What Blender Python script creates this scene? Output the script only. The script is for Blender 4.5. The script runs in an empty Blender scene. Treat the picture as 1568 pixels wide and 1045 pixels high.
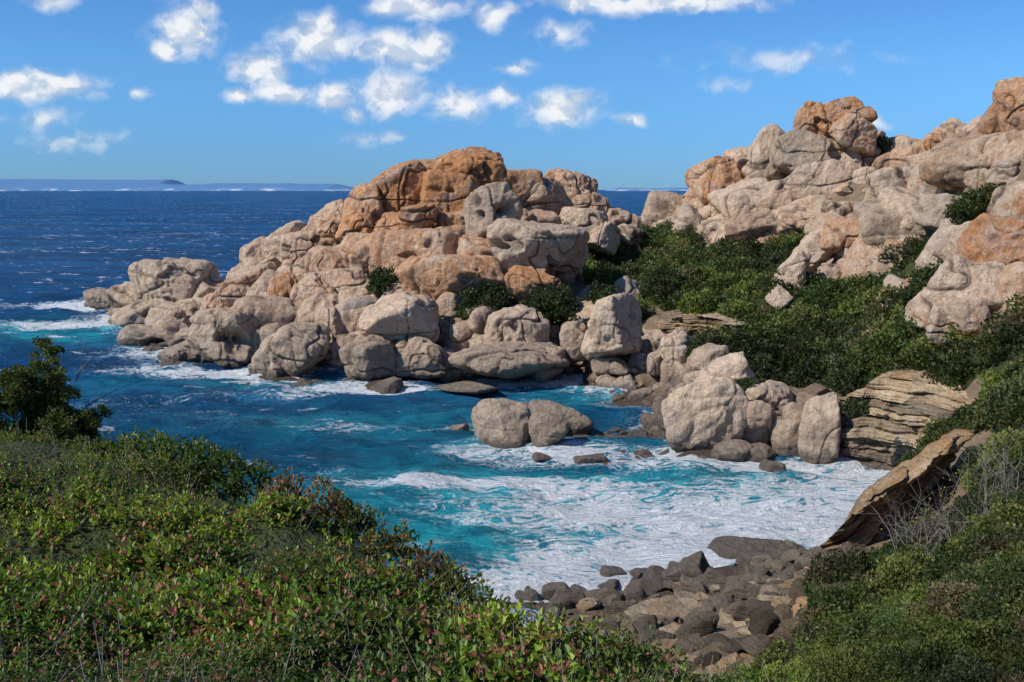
import bpy, bmesh, math, numpy as np
from mathutils import Vector
rng = np.random.default_rng(7)
sc = bpy.context.scene
H = 20.0
PITCH = math.radians(8.66); SP, CP = math.sin(PITCH), math.cos(PITCH)
F = 1524.0
# ------------------------------------------------------------------ survey helpers
# The site was "surveyed" from one station: bearing b, elevation reading e, forward range d (m)
def S(b, e, d):
    cx = (b-784)/F; cy = -(e-522.5)/F
    ry = CP+cy*SP; rz = -SP+cy*CP
    return np.array([cx*d/ry, d, H+d*rz/ry])
def G(b, e, z=0.0):
    cy = -(e-522.5)/F
    ry = CP+cy*SP; rz = -SP+cy*CP
    return S(b, e, (z-H)*ry/rz)
def D(b, d, z):
    return np.array([(b-784)/F*d*1.01, d, z])

# ------------------------------------------------------------------ numpy noise
def vnoise(p, seed=0):
    ip = np.floor(p).astype(np.int64); f = p-ip
    f = f*f*(3-2*f)
    def h(ix, iy, iz):
        n = (ix*374761393+iy*668265263+iz*1274126177+seed*974634777) & 0xFFFFFFFF
        n = ((n ^ (n >> 13))*1103515245) & 0xFFFFFFFF
        n = ((n ^ (n >> 16))*2654435761) & 0xFFFFFFFF
        return ((n >> 8) & 0xFFFF)/32767.5-1
    x, y, z = ip[:, 0], ip[:, 1], ip[:, 2]
    fx, fy, fz = f[:, 0], f[:, 1], f[:, 2]
    def lx(yy, zz):
        return h(x, yy, zz)*(1-fx)+h(x+1, yy, zz)*fx
    return (lx(y, z)*(1-fy)+lx(y+1, z)*fy)*(1-fz)+(lx(y, z+1)*(1-fy)+lx(y+1, z+1)*fy)*fz
def fbm(p, o=4, seed=0):
    a = 1; s = 0; t = 0
    for i in range(o):
        s = s+a*vnoise(p, seed+i); t += a; a *= .5; p = p*2.03+11.3
    return s/t
def sstep(a, b, x):
    t = np.clip((x-a)/(b-a), 0, 1); return t*t*(3-2*t)

# ------------------------------------------------------------------ vegetation patches (b,e,d,radius)
VEG = [(940,412,128,8),(1010,392,138,10),(1080,395,132,10),(1150,395,130,9),(1195,385,135,7),(1000,362,150,7),
 (1060,440,118,7),(1130,452,112,6),(900,405,130,4),(845,470,113,3.5),(735,468,112,3.2),(590,440,121,1.6),
 (1150,500,100,5),(1220,470,104,5),(1300,440,104,5.5),(1375,435,104,4.5),(1200,540,91,5.5),(1300,515,91,8),(1385,480,90,6),
 (1380,540,80,4.5),(1240,580,84,2.6),(1480,565,70,5),(1545,520,66,6),(1540,600,58,6.5),(1510,620,62,3),(1568,680,46,7),
 (1395,335,125,5),(1490,310,97,2.5),(1540,710,47,2.5),(1490,880,31,5),(1400,935,31,4),(1568,900,24,6),(1300,985,29,3.6),(1210,1025,26,3),
 (1480,990,22,5),(1350,1040,22,4),(1560,790,36,5),(1470,870,38,3.5),(1085,530,98,2.5),(1140,600,82,1.2),(960,475,112,2.5),(1060,462,114,3),(1640,560,60,8),(1640,760,36,8),(1640,960,20,6)]
NOVEG = [(1320,640,73,4.),(1370,640,71,4.2),(1410,650,68,4.2),(1450,665,64,2.6),(1430,740,53,3.5),(1370,790,50,4),(1310,840,49,4),(1480,690,56,2.6)]
# ------------------------------------------------------------------ terrain control points
C = []
for v in VEG: C.append(S(v[0], v[1]+6, v[2])-np.array([0, 0, .6]))
for t in [(240,446,152),(335,456,150),(400,418,148),(480,372,145),(560,330,142),(620,295,140),(700,270,140),(780,300,142),(870,300,145),(930,350,145),(980,380,140),
 (350,495,133),(420,455,132),(480,435,130),(560,410,127),(620,390,126),(700,375,126),(760,370,126),(820,388,124),
 (650,445,118),(650,510,110),(540,475,120),(540,525,112),(440,495,120),(340,530,122),(750,445,118),(760,505,110),(260,505,140),(850,524,106),
 (1000,330,170),(1080,315,165),(1150,275,160),(1220,230,156),(1290,205,153),(1340,260,150),(1430,245,140),(1475,255,120),(1568,170,102),(1700,90,96),
 (1080,372,150),(1230,365,140),(1170,335,150),(1300,325,140),(1400,295,132),(1320,402,114),(1200,442,108),(1000,435,120),(1000,495,108),
 (1500,440,84),(1568,380,84),(1450,500,82),(1540,470,80),(1480,360,98),(1440,400,98),(1000,545,100),(1060,545,96),(930,535,104),(1100,600,86),(1180,610,80),(1150,665,77),(1090,680,78),
 (1300,595,80),(1400,590,76),(1240,650,77),(1450,668,60),(1400,835,46),(1450,800,46),(1340,868,45),(1290,900,38),(1000,1000,37),(1100,960,41),(1200,930,42),(930,965,42),(1050,1040,33),(1190,900,46)]:
    C.append(S(*t))
for b, e in [(130,468),(190,498),(235,530),(250,562),(320,552),(400,572),(450,582),(520,582),(600,590),(700,583),(855,578),(905,572),(990,580),(1035,602),(1010,640),(1000,670),(1040,700),(1120,700),(1240,700),(1300,700),(1345,705),(1385,730),(1345,790),(1290,855),(1180,876),(1090,888),(980,910),(860,935),(760,950)]:
    C.append(G(b, e))
for b, e, z in [(60,470,-3),(100,540,-4),(200,600,-4),(350,605,-3),(500,620,-3),(650,625,-3),(780,615,-1.6),(900,608,-1),(930,650,-1.3),(700,700,-4),(850,730,-4),(1000,730,-2.4),
 (1150,735,-1.8),(1250,765,-1.2),(600,800,-4),(750,850,-3),(900,820,-3),(1050,820,-2),(1150,830,-1.6),(400,700,-4),(200,700,-4),(0,560,-4),(0,700,-4),(300,820,-4),(820,890,-1.8),(1000,870,-1.4),(600,900,-3)]:
    C.append(G(b, e, z))
for t in [(0,18,12),(0,26,2),(0,34,-3),(250,17,11),(250,25,1),(250,33,-3),(500,15,10),(500,23,1),(500,31,-3),(700,14,9),(700,21,3),(700,31,-1.5),(700,38,-3),(850,13,9),(850,20,4),(850,30,1),
 (850,38,.2),(1000,13,9),(1000,20,5),(1000,30,2.2),(1100,15,9),(-500,12,16),(-500,20,9),(-500,30,-3)]:
    C.append(D(*t))
for t in [(-100,1150,4),(400,1150,4),(900,1150,4.3),(0,1045,5),(784,1045,5.4),(400,1000,6),(0,680,13),(130,695,12.7),(250,705,12),(400,772,11.3),(550,815,10.6),(650,872,9.7),(740,945,8.6),(900,988,7.7),(1000,1030,7.2),(300,850,9),(600,950,7.5),(100,800,9.5)]:
    C.append(S(*t)-np.array([0, 0, .1]))
for t in [(-110,60,-5),(-110,120,-5),(-90,165,-4),(-60,190,-4),(-40,167,-4),(-10,172,-4),(14,172,-3),(0,200,-4),(28,195,-3),(60,205,4),(110,205,14),(110,150,32),(110,100,34),(80,70,26),(70,40,20),(50,20,18),(25,5,16),
 (0,0,18.1),(-8,0,18),(8,0,17),(10,6,14.2),(5,9,13),(-20,5,17),(-30,-5,18),(30,-10,20),(0,-15,19)]:
    C.append(np.array(t, float))
C = np.array(C); X0 = C[:, :2]; Z0 = C[:, 2]
def ker(a, b):
    r2 = ((a[:, None, :]-b[None, :, :])**2).sum(-1)
    return -np.sqrt(r2+1.5)
n = len(C)
A = np.zeros((n+1, n+1)); A[:n, :n] = ker(X0, X0)+np.eye(n)*.25; A[:n, n] = 1; A[n, :n] = 1
w = np.linalg.lstsq(A, np.append(Z0, 0), rcond=None)[0]
def rbf(q):
    out = np.empty(len(q))
    for i in range(0, len(q), 20000):
        out[i:i+20000] = ker(q[i:i+20000], X0)@w[:n]+w[n]
    return out
VC = np.array([S(v[0], v[1], v[2])[:2] for v in VEG]); VR = np.array([v[3] for v in VEG])
NC = np.array([S(v[0], v[1], v[2])[:2] for v in NOVEG]); NR = np.array([v[3] for v in NOVEG])
def vegmask(q):
    d = np.sqrt(((q[:, None, :]-VC[None])**2).sum(-1))/VR[None]
    m_ = 1-d.min(1)
    d2 = (np.sqrt(((q[:, None, :]-NC[None])**2).sum(-1))/NR[None]).min(1)
    return np.where(d2 < 1, -.5, m_)
gx = np.arange(-100, 112, .6); gy = np.arange(-14, 210, .6)
GX, GY = np.meshgrid(gx, gy); Q = np.stack([GX.ravel(), GY.ravel()], 1)
TZ = rbf(Q)
p3 = np.column_stack([Q, np.zeros(len(Q))])
amp = np.clip(np.hypot(Q[:, 0], Q[:, 1])/60, .05, 1)
TZ = TZ+amp*(1.1*fbm(p3*.16, 3, 5)+.3*fbm(p3*.9, 2, 9))
TG = TZ.reshape(GX.shape)
def th(q):
    fx = np.clip((q[:, 0]-gx[0])/.6, 0, len(gx)-1.001); fy = np.clip((q[:, 1]-gy[0])/.6, 0, len(gy)-1.001)
    i = fx.astype(int); j = fy.astype(int); u = fx-i; v = fy-j
    return (TG[j, i]*(1-u)+TG[j, i+1]*u)*(1-v)+(TG[j+1, i]*(1-u)+TG[j+1, i+1]*u)*v

# ------------------------------------------------------------------ mesh builder
def mkmesh(name, V, faces, nper, mat, col=None, smooth=True, parent=None):
    me = bpy.data.meshes.new(name)
    V = np.ascontiguousarray(V, dtype=np.float32); faces = np.ascontiguousarray(faces, dtype=np.int32).ravel()
    nf = len(faces)//nper
    me.vertices.add(len(V)); me.vertices.foreach_set('co', V.ravel())
    me.loops.add(len(faces)); me.loops.foreach_set('vertex_index', faces)
    me.polygons.add(nf); me.polygons.foreach_set('loop_start', np.arange(nf, dtype=np.int32)*nper)
    me.polygons.foreach_set('use_smooth', np.full(nf, smooth))
    if col is not None:
        at = me.color_attributes.new('Col', 'FLOAT_COLOR', 'POINT')
        c4 = np.ones((len(V), 4), np.float32); c4[:, :3] = col
        at.data.foreach_set('color', c4.ravel())
    me.update(calc_edges=True)
    me.materials.append(mat)
    ob = bpy.data.objects.new(name, me); sc.collection.objects.link(ob)
    if parent: ob.parent = parent
    return ob

# ------------------------------------------------------------------ node helper
class NT:
    def __init__(s, nt): s.nt = nt; nt.nodes.clear()
    def n(s, t, **k):
        nd = s.nt.nodes.new(t)
        for a, b in k.items():
            if a.startswith('_'): setattr(nd, a[1:], b)
        return nd
    def l(s, a, b): s.nt.links.new(a, b)
    def setin(s, sock, v):
        if isinstance(v, bpy.types.NodeSocket): s.l(v, sock)
        elif v is not None: sock.default_value = v
    def math(s, op, a, b=None, c=None, clamp=False):
        nd = s.n('ShaderNodeMath', _operation=op, _use_clamp=clamp)
        for i, v in enumerate((a, b, c)):
            if v is not None: s.setin(nd.inputs[i], v)
        return nd.outputs[0]
    def vm(s, op, a, b=None):
        nd = s.n('ShaderNodeVectorMath', _operation=op)
        s.setin(nd.inputs[0], a)
        if b is not None: s.setin(nd.inputs[1], b)
        return nd.outputs['Value'] if op == 'LENGTH' else nd.outputs[0]
    def mix(s, f, a, b, mode='MIX'):
        nd = s.n('ShaderNodeMix', _data_type='RGBA', _blend_type=mode)
        s.setin(nd.inputs[0], f)
        for i, v in ((6, a), (7, b)):
            if isinstance(v, tuple): v = (*v[:3], 1)
            s.setin(nd.inputs[i], v)
        return nd.outputs[2]
    def noise(s, vec, scale, detail=4, rough=.55, dist=0):
        nd = s.n('ShaderNodeTexNoise'); s.setin(nd.inputs['Vector'], vec)
        nd.inputs['Scale'].default_value = scale; nd.inputs['Detail'].default_value = detail
        nd.inputs['Roughness'].default_value = rough; nd.inputs['Distortion'].default_value = dist
        return nd.outputs[0]
    def mr(s, v, a, b, c=0., d=1., smooth=True):
        nd = s.n('ShaderNodeMapRange', _interpolation_type='SMOOTHSTEP' if smooth else 'LINEAR')
        s.setin(nd.inputs[0], v)
        for i, x in enumerate((a, b, c, d)): s.setin(nd.inputs[i+1], x)
        return nd.outputs[0]
def newmat(name):
    m = bpy.data.materials.new(name); m.use_nodes = True
    return m, NT(m.node_tree)
def finish(t, base, rough, bump_h=None, bump_d=.1, spec=.3, bstr=1.):
    p = t.n('ShaderNodeBsdfPrincipled'); o = t.n('ShaderNodeOutputMaterial')
    t.setin(p.inputs['Base Color'], base if not isinstance(base, tuple) else (*base, 1)); t.setin(p.inputs['Roughness'], rough)
    p.inputs['Specular IOR Level'].default_value = spec
    if bump_h is not None:
        b = t.n('ShaderNodeBump'); b.inputs['Distance'].default_value = bump_d; b.inputs['Strength'].default_value = bstr
        t.l(bump_h, b.inputs['Height']); t.l(b.outputs[0], p.inputs['Normal'])
    t.l(p.outputs[0], o.inputs[0]); return p

# ---- granite / sandstone: Col.r = orange amount, Col.g = brightness, Col.b = shade painted into joints, hollows and recessed beds
def rockmat(name, beige, orange, grey, strat=False, bump=.3):
    m, t = newmat(name)
    pos = t.n('ShaderNodeNewGeometry').outputs['Position']
    att = t.n('ShaderNodeAttribute', _attribute_name='Col')
    sp = t.n('ShaderNodeSeparateColor'); t.l(att.outputs['Color'], sp.inputs[0])
    big = t.noise(pos, .2, 3, .6, .5); med = t.noise(pos, 1.3, 7, .72, .2)
    sv = t.vm('MULTIPLY', pos, (1.5, 1.5, .25) if not strat else (.35, .35, 5.))
    streak = t.noise(sv, 1.2, 6, .68, .3)
    of = t.math('ADD', sp.outputs[0], t.math('MULTIPLY', t.math('SUBTRACT', streak, .5), 1.5))
    of = t.mr(t.math('ADD', of, t.math('MULTIPLY', t.math('SUBTRACT', big, .5), 1.6)), .08, .85)
    col = t.mix(of, beige, orange)
    gf = t.mr(t.math('ADD', t.math('MULTIPLY', med, .45), t.math('MULTIPLY', big, .55)), .49, .63)
    col = t.mix(t.math('MULTIPLY', gf, .6), col, grey)
    dk = t.mr(t.math('ADD', t.math('MULTIPLY', streak, .55), t.math('MULTIPLY', med, .45)), .54, .67)
    col = t.mix(t.math('MULTIPLY', dk, .6), col, (.14, .105, .08))
    col = t.mix(1., col, t.mix(t.mr(med, .28, .72, 0., 1., False), (.6,)*3, (1.42,)*3), 'MULTIPLY')
    gcol = t.n('ShaderNodeCombineColor')
    for i in range(3): t.l(sp.outputs[1], gcol.inputs[i])
    col = t.mix(1., col, gcol.outputs[0], 'MULTIPLY')
    col = t.mix(t.math('MULTIPLY', sp.outputs[2], .88), col, (.04, .03, .024))  # crevice shade mixed into the rock colour
    sz = t.n('ShaderNodeSeparateXYZ'); t.l(pos, sz.inputs[0])
    wz = t.math('ADD', sz.outputs[2], t.math('MULTIPLY', t.math('SUBTRACT', med, .5), 2.2))
    wet = t.mr(wz, .35, 1.3, 1., 0.)
    col = t.mix(t.math('MULTIPLY', wet, .82), col, (.06, .045, .032))
    mid = t.mr(wz, 1., 4.5, 1., 0.)
    col = t.mix(t.math('MULTIPLY', mid, .3), col, (.26, .225, .19))
    h = t.math('ADD', med, t.math('MULTIPLY', streak, .6 if not strat else 1.4))
    finish(t, col, t.mr(wet, 0., 1., .85, .4), h, bump, .2)
    return m
GRAN = rockmat('granite', (.60, .445, .315), (.56, .255, .10), (.40, .36, .32), bump=.75)
SAND = rockmat('layered_sandstone', (.42, .31, .19), (.46, .25, .09), (.27, .23, .18), True, .4)

m, t = newmat('ground'); TERM = m
pos = t.n('ShaderNodeNewGeometry').outputs['Position']
att = t.n('ShaderNodeAttribute', _attribute_name='Col'); sp = t.n('ShaderNodeSeparateColor'); t.l(att.outputs['Color'], sp.inputs[0])
n1 = t.noise(pos, .9, 5, .65, .3); n2 = t.noise(pos, 5, 4, .7)
rock = t.mix(n1, (.08, .055, .035), (.34, .25, .16)); veg = t.mix(n2, (.018, .026, .007), (.075, .09, .022))
col = t.mix(t.mr(t.math('ADD', sp.outputs[0], t.math('MULTIPLY', t.math('SUBTRACT', n1, .5), .3)), .35, .6), rock, veg)
sz = t.n('ShaderNodeSeparateXYZ'); t.l(pos, sz.inputs[0])
col = t.mix(t.mr(sz.outputs[2], .3, 1.5, .85, 0.), col, (.045, .032, .024))
finish(t, col, .8, t.math('ADD', n1, t.math('MULTIPLY', n2, .3)), .6, .2)

def leafmat(name, tr=.3, rough=.5):
    m, t = newmat(name)
    att = t.n('ShaderNodeAttribute', _attribute_name='Col')
    p = t.n('ShaderNodeBsdfPrincipled'); p.inputs['Roughness'].default_value = rough; p.inputs['Specular IOR Level'].default_value = .3
    t.l(att.outputs['Color'], p.inputs['Base Color'])
    q = t.n('ShaderNodeBsdfTranslucent'); t.l(t.mix(1., att.outputs['Color'], (1.4, 1.5, .6), 'MULTIPLY'), q.inputs[0])
    mx = t.n('ShaderNodeMixShader'); mx.inputs[0].default_value = tr
    t.l(p.outputs[0], mx.inputs[1]); t.l(q.outputs[0], mx.inputs[2])
    o = t.n('ShaderNodeOutputMaterial'); t.l(mx.outputs[0], o.inputs[0]); return m
LEAF = leafmat('leaves')
m, t = newmat('shade_core'); finish(t, t.mix(t.noise(t.n('ShaderNodeNewGeometry').outputs['Position'], 5, 4), (.010, .016, .004), (.05, .06, .015)), .95, None); CORE = m  # dark filler blobs standing in for shade inside the shrubs
m, t = newmat('bark'); pz = t.n('ShaderNodeNewGeometry').outputs['Position']; finish(t, t.mix(t.noise(pz, 20, 5), (.10, .08, .06), (.34, .30, .26)), .9, None); BARK = m

# ------------------------------------------------------------------ terrain
vm_ = vegmask(Q)
plateau = ((Q[:, 1] < 22) & (Q[:, 0] < 14)).astype(float)
vg = np.clip(sstep(-.1, .12, vm_)+plateau, 0, 1)
ny, nx = GX.shape
idx = np.arange(ny*nx).reshape(ny, nx)
fc = np.stack([idx[:-1, :-1], idx[:-1, 1:], idx[1:, 1:], idx[1:, :-1]], -1).reshape(-1, 4)
mkmesh('terrain', np.column_stack([Q, TZ]), fc, 4, TERM, np.column_stack([vg, vg*0, vg*0]))

# ------------------------------------------------------------------ rocks
ICO = {}
def ico(s):
    if s not in ICO:
        bm = bmesh.new(); bmesh.ops.create_icosphere(bm, subdivisions=s, radius=1)
        ICO[s] = (np.array([v.co[:] for v in bm.verts]), np.array([[v.index for v in f.verts] for f in bm.faces])); bm.free()
    return ICO[s]
def rot(rx=0, ry=0, rz=0):
    a, b, c = map(math.radians, (rx, ry, rz))
    Rx = np.array([[1, 0, 0], [0, math.cos(a), -math.sin(a)], [0, math.sin(a), math.cos(a)]])
    Ry = np.array([[math.cos(b), 0, math.sin(b)], [0, 1, 0], [-math.sin(b), 0, math.cos(b)]])
    Rz = np.array([[math.cos(c), -math.sin(c), 0], [math.sin(c), math.cos(c), 0], [0, 0, 1]])
    return Ry@Rx@Rz
class Rocks:
    def __init__(s): s.V = []; s.F = []; s.N = []; s.S = []; s.C = []; s.o = 0
    def add(s, c, r, R=None, p=14, npl=9, sub=5, orange=.3, bright=1., dents=0, boxy=True, dmax=.34):
        d, f = ico(sub)
        n = rng.normal(size=(npl, 3)); n /= np.linalg.norm(n, axis=1)[:, None]
        h = rng.uniform(.66, .98, npl)
        if boxy:
            ax = np.array([[1, 0, 0], [-1, 0, 0], [0, 1, 0], [0, -1, 0], [0, 0, 1], [0, 0, -1]], float)+rng.normal(size=(6, 3))*.18
            ax /= np.linalg.norm(ax, axis=1)[:, None]
            n = np.vstack([n, ax]); h = np.append(h, rng.uniform(.84, 1.02, 6))
        q = np.maximum(0, d@n.T/h)**p
        rad = (q.sum(1)+1e-9)**(-1/p); rad = np.minimum(rad, 1.3)
        dent = np.zeros(len(d))
        for k in range(dents):
            dd = rng.normal(size=3); dd[1] = -abs(dd[1])-.6; dd[2] = abs(dd[2])*.5; dd[0] += .5; dd /= np.linalg.norm(dd)
            ang = np.arccos(np.clip(d@dd, -1, 1))*(1+.5*vnoise(d*3+k*9, k)); g = np.exp(-(ang/rng.uniform(.16, dmax))**4); rad = rad*(1-rng.uniform(.25, .5)*g); dent = np.maximum(dent, g*.5)
        v = d*rad[:, None]*np.array(r)
        dr = d.copy()
        if R is not None: v = v@R.T; dr = dr@R.T
        v = v+np.array(c)
        s.V.append(v); s.F.append(f+s.o); s.N.append(dr); s.S.append(np.full(len(v), float(np.min(r)))); s.o += len(v)
        cc = np.empty((len(v), 3)); cc[:, 0] = orange; cc[:, 1] = bright; cc[:, 2] = dent; s.C.append(cc)  # dents carry painted shade in the third channel
    def build(s, name, mat, det=1., groove=1., parent=None):
        V = np.vstack(s.V); N = np.vstack(s.N); sz = np.concatenate(s.S); Cc = np.vstack(s.C)
        rid = 1-2*np.abs(fbm(V*.65, 3, 31))
        dsp = sz*.11*fbm(V/(sz[:, None]*.8+.25), 3, 3)+det*np.minimum(sz*.10, .26)*(rid-.5)+det*np.minimum(sz*.06, .09)*fbm(V*2.2, 2, 21)
        if groove > 0:
            def joint(f, sd_, wp, wd_):
                g = vnoise(V*np.array(f)+fbm(V*.5, 2, sd_)[:, None]*wp, sd_+7); return np.exp(-(np.abs(g)/wd_)**1.5)
            e1 = joint((.17, .17, .07), 50, .12, .022); e2 = joint((.09, .09, .30), 60, .12, .024); e3 = joint((.32, .32, .16), 70, .14, .02)
            e = np.maximum(np.maximum(e1, e2), e3*.8)
            dsp -= groove*np.minimum(sz*.16, .36)*e
            # weathering hollows (tafoni)
            tf = fbm(V*np.array([.42, .42, .5])+5, 2, 91); tf = sstep(.44, .60, tf)*(N[:, 2] < .75)
            dsp -= groove*np.minimum(sz*.22, .6)*tf
            Cc[:, 2] = np.clip(np.maximum(np.maximum(Cc[:, 2], tf*.45*groove), e*min(1, groove)*.92), 0, 1)  # joints and hollows painted dark as occlusion shade
        V = V+N*dsp[:, None]
        return mkmesh(name, V, np.vstack(s.F), 3, mat, Cc, parent=parent)
def place(rk, L, **kw):
    for it in L:
        b, e, hw, hh, d = it[:5]
        roll = it[5] if len(it) > 5 else rng.uniform(-12, 12)
        og = it[6] if len(it) > 6 else rng.uniform(.1, .4); br = it[7] if len(it) > 7 else rng.uniform(.88, 1.1)
        dn = it[8] if len(it) > 8 else 0
        rx = hw/F*d*1.1; rz = hh/F*d*1.1; ry = max(rx, rz*.7)*rng.uniform(.75, 1.05)
        c = S(b, e, d)
        rk.add(c, (rx, ry, rz), rot(rng.uniform(-8, 8), roll, rng.uniform(-16, 16)), p=kw.get('p', rng.uniform(9, 17)), npl=int(rng.integers(7, 14)),
               sub=6 if rx*F/d > 22 else 5, orange=og, bright=br, dents=dn)
def fill(rk, test, N, smin, smax, ofn, box, p=(10, 18), bright=(.82, 1.12), flat=1., sink=.4, tilt=26, s0=4):
    c = 0; tries = 0
    x0, x1, y0, y1 = box
    while c < N and tries < 30:
        tries += 1
        q = np.column_stack([rng.uniform(x0, x1, 600), rng.uniform(y0, y1, 600)])
        z = th(q); ok = test(q, z) & (vegmask(q) < .04)
        for (x, y), zz in zip(q[ok], z[ok]):
            if c >= N: break
            s = smin+(smax-smin)*rng.random()**1.7
            r = (s*rng.uniform(.8, 1.6), s*rng.uniform(.8, 1.3), s*rng.uniform(.6, 1.15)*flat)
            rk.add((x, y, zz-s*sink+s*.3), r, rot(rng.uniform(-18, 18), rng.uniform(-tilt*1.3, tilt*.7), rng.uniform(-40, 40)), p=rng.uniform(*p), npl=int(rng.integers(7, 13)),
                   sub=s0+1 if s > smin*1.4 else s0, orange=ofn(x, y, zz), bright=rng.uniform(*bright), dents=int(rng.random() < .15))
            c += 1

hd = Rocks()
place(hd, [
 (715,266,58,35,138,4,.95,1.0),(612,296,38,40,134,-8,.85,1.02),(700,315,52,44,132,6,.9,.95),(645,334,28,25,125,0,.85,1.0),(556,322,32,32,133,-14,.6,1.08),
 (512,338,30,28,135,-14,.5,1.1),(540,352,32,22,128,-10,.75),(600,352,34,20,127,-6,.75),(660,290,30,35,137,10,.9,.8),(790,305,36,42,138,8,.6),(758,324,44,42,120,-10,-.2,.8,6),
 (870,292,44,32,142,6,.45,1.02),(830,315,42,40,138,12,.4),(902,322,34,32,140,20,.4),(945,340,32,24,140,14,.3,1.05),(958,362,26,16,136,10,.2),(890,350,34,30,132,16,.1,1.05),(925,365,28,22,130,16,.1,1.02),
 (822,380,60,40,117,4,.0,1.02,2),(866,398,28,34,118,10,.3,.92),(645,405,80,58,122.5,4,.5,1.05),(575,400,48,46,126,-10,.45,1.05),(755,415,60,56,119.5,6,.5,1.02),(700,445,70,48,116,4,.6,1.),(800,440,48,30,114,8,.7,.95),
 (700,385,50,34,123,4,.3,1.08),(470,385,38,32,137,-20,.3,1.1),(505,412,42,36,130,-22,.35,1.08),(430,388,32,27,142,-20,.2,1.08),(397,395,28,26,145,-18,.2,1.05),(450,420,30,24,134,-18,.3,1.06),(400,425,30,22,138,-16,.3),
 (490,350,26,22,140,-14,.3,1.1),(445,365,26,18,144,-16,.2,1.1),
 (370,450,30,26,134,-14,.4),(440,458,26,34,126,18,.6,1.0,1),(490,455,34,38,123,-20,.35,1.08,1),(540,440,38,40,121,-24,.35,1.08),(600,470,50,40,116,-24,.2,1.1,1),(560,490,36,30,115,-18,.2,1.05,1),
 (330,470,28,24,138,-10,.4),(300,485,26,22,140,-6,.2),(265,500,30,32,137,-10,.1,.98),(290,520,26,24,130,10,.2),(345,518,54,42,115.5,12,-.1,.95,3),(385,500,34,34,119,-10,.2,1.,1),(445,540,58,42,107,-6,.1,.95),
 (270,548,32,18,116,0,.0,.85),(322,535,34,24,117,0,.0,.88),(505,505,30,34,114,-14,.2,1.05),(525,540,28,28,109,10,.1),(568,548,46,38,103.5,-10,-.1,.7),(622,500,60,44,107,-28,.2,1.18),(645,545,46,34,104.5,8,.0,.8),
 (590,520,30,34,108,-20,.2),(690,565,22,24,104,0,.0,.8),(775,553,86,32,101.5,2,-.05,.78),(785,502,52,30,105,4,.1,1.06),(743,490,28,20,108,0,.2,1.),(710,520,34,26,108,8,.2),(690,480,30,28,112,-12,.3),
 (830,555,30,28,101,6,-.1,.85),(880,525,24,30,103,4,.1,.95),(660,455,36,28,115,-20,.5),
 (700,350,26,24,127,0,.6),(770,365,30,24,126,0,.3),(620,440,40,34,118,-8,.55,1.02)])
tip = [(265,440,58,46,150,-10,-.1,1.05),(232,462,34,32,152,-16,-.1,1.),(305,428,32,28,151,6,.0,1.05),(165,460,34,17,168,0,-.1,.75),(195,456,24,22,160,0,-.1,.75),(222,488,30,14,148,0,-.1,.75),(150,468,18,10,172,0,0,.7)]
place(hd, tip)
of_h = lambda x, y, z: float(np.clip((z-6)/22+rng.normal()*.25+.12, -.1, .9))
tst = lambda q, z: (z > .2) & (q[:, 1] > 98) & (q[:, 0] < 14) & (q[:, 1] < 162)
fill(hd, tst, 200, 1.3, 4.2, of_h, (-62, 14, 98, 162))
fill(hd, tst, 320, .5, 1.7, of_h, (-62, 14, 98, 162), sink=.05)
fill(hd, lambda q, z: (z > -.8) & (z < 1.5) & (q[:, 1] > 96) & (q[:, 0] < 16) & (q[:, 1] < 170), 110, .4, 1.5, lambda x, y, z: .1, (-70, 16, 96, 170), bright=(.45, .75))
hd.build('granite_headland', GRAN)

hl = Rocks()
place(hl, [
 (1285,180,42,26,150,-6,.75,1.),(1243,186,24,26,151,6,.6,.95),(1302,208,38,26,149,14,.4,.95),(1232,240,52,34,151,10,-.1,.75,3),(1178,255,44,46,157,-34,.05,1.05),(1110,290,40,60,158,-38,.6,1.02),(1140,262,34,34,159,-30,.3,1.05),(1078,312,24,46,160,-34,.55),
 (1155,315,48,50,154,-34,.05,1.1),(1205,315,50,46,150,-30,.05,1.,1),(1262,285,50,46,148,-20,.1,1.05),(1240,340,58,34,143,-10,.3,1.05),(1130,352,50,26,150,-12,.1,1.1),(1035,322,34,22,168,-6,-.1,1.15),(1018,345,40,20,164,6,-.1,1.15),(1055,345,34,24,160,-10,.0,1.1),
 (1185,358,50,18,146,0,.5),(1320,300,34,40,146,-30,.0,1.1),(1345,275,30,18,147,0,.5),(1430,222,22,18,140,0,.6),(1442,242,26,15,139,6,.3),(1392,250,26,24,143,-10,.4),(1405,285,34,30,138,-10,.1,1.12),(1370,305,26,22,138,0,.4),(1300,250,30,24,149,0,.1,.9),
 (1330,230,20,22,150,0,.3,.8),(1420,315,30,22,132,0,.0,1.12),
 (1312,362,54,28,114,2,.5,1.),(1306,402,28,30,113,0,.1,1.05),(1245,388,46,26,115,-42,.0,1.15),(1210,425,38,22,108,-52,.0,1.15),(1352,385,26,18,113,0,.1),(1275,420,22,18,110,0,.1),(1190,458,18,16,105,-40,.0,1.1),(1405,370,30,20,112,-20,.2),
 (1502,230,30,40,112,-20,.3),(1535,195,36,50,108,-22,.6,.9),(1572,158,34,42,104,-14,.6),(1530,260,46,44,104,-24,.2),(1485,275,34,34,112,-24,.3),(1560,250,40,50,98,-20,.3),(1560,320,50,40,92,-20,.1,1.05),(1500,340,34,34,96,-30,.1,1.05),(1458,330,22,34,104,-30,.2),
 (1440,400,28,54,95,20,.0,1.12),(1490,395,32,54,87,-12,.1,1.1),(1540,390,48,50,83,12,.7,1.0,1),(1510,450,56,48,81,-8,.15,1.12),(1450,455,38,60,82,26,.0,1.12),(1560,450,38,44,79,8,.4,1.05),(1480,490,32,36,79,-14,.2),(1440,495,24,32,80,14,.0,1.1),(1590,360,50,60,86,0,.4)])
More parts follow.
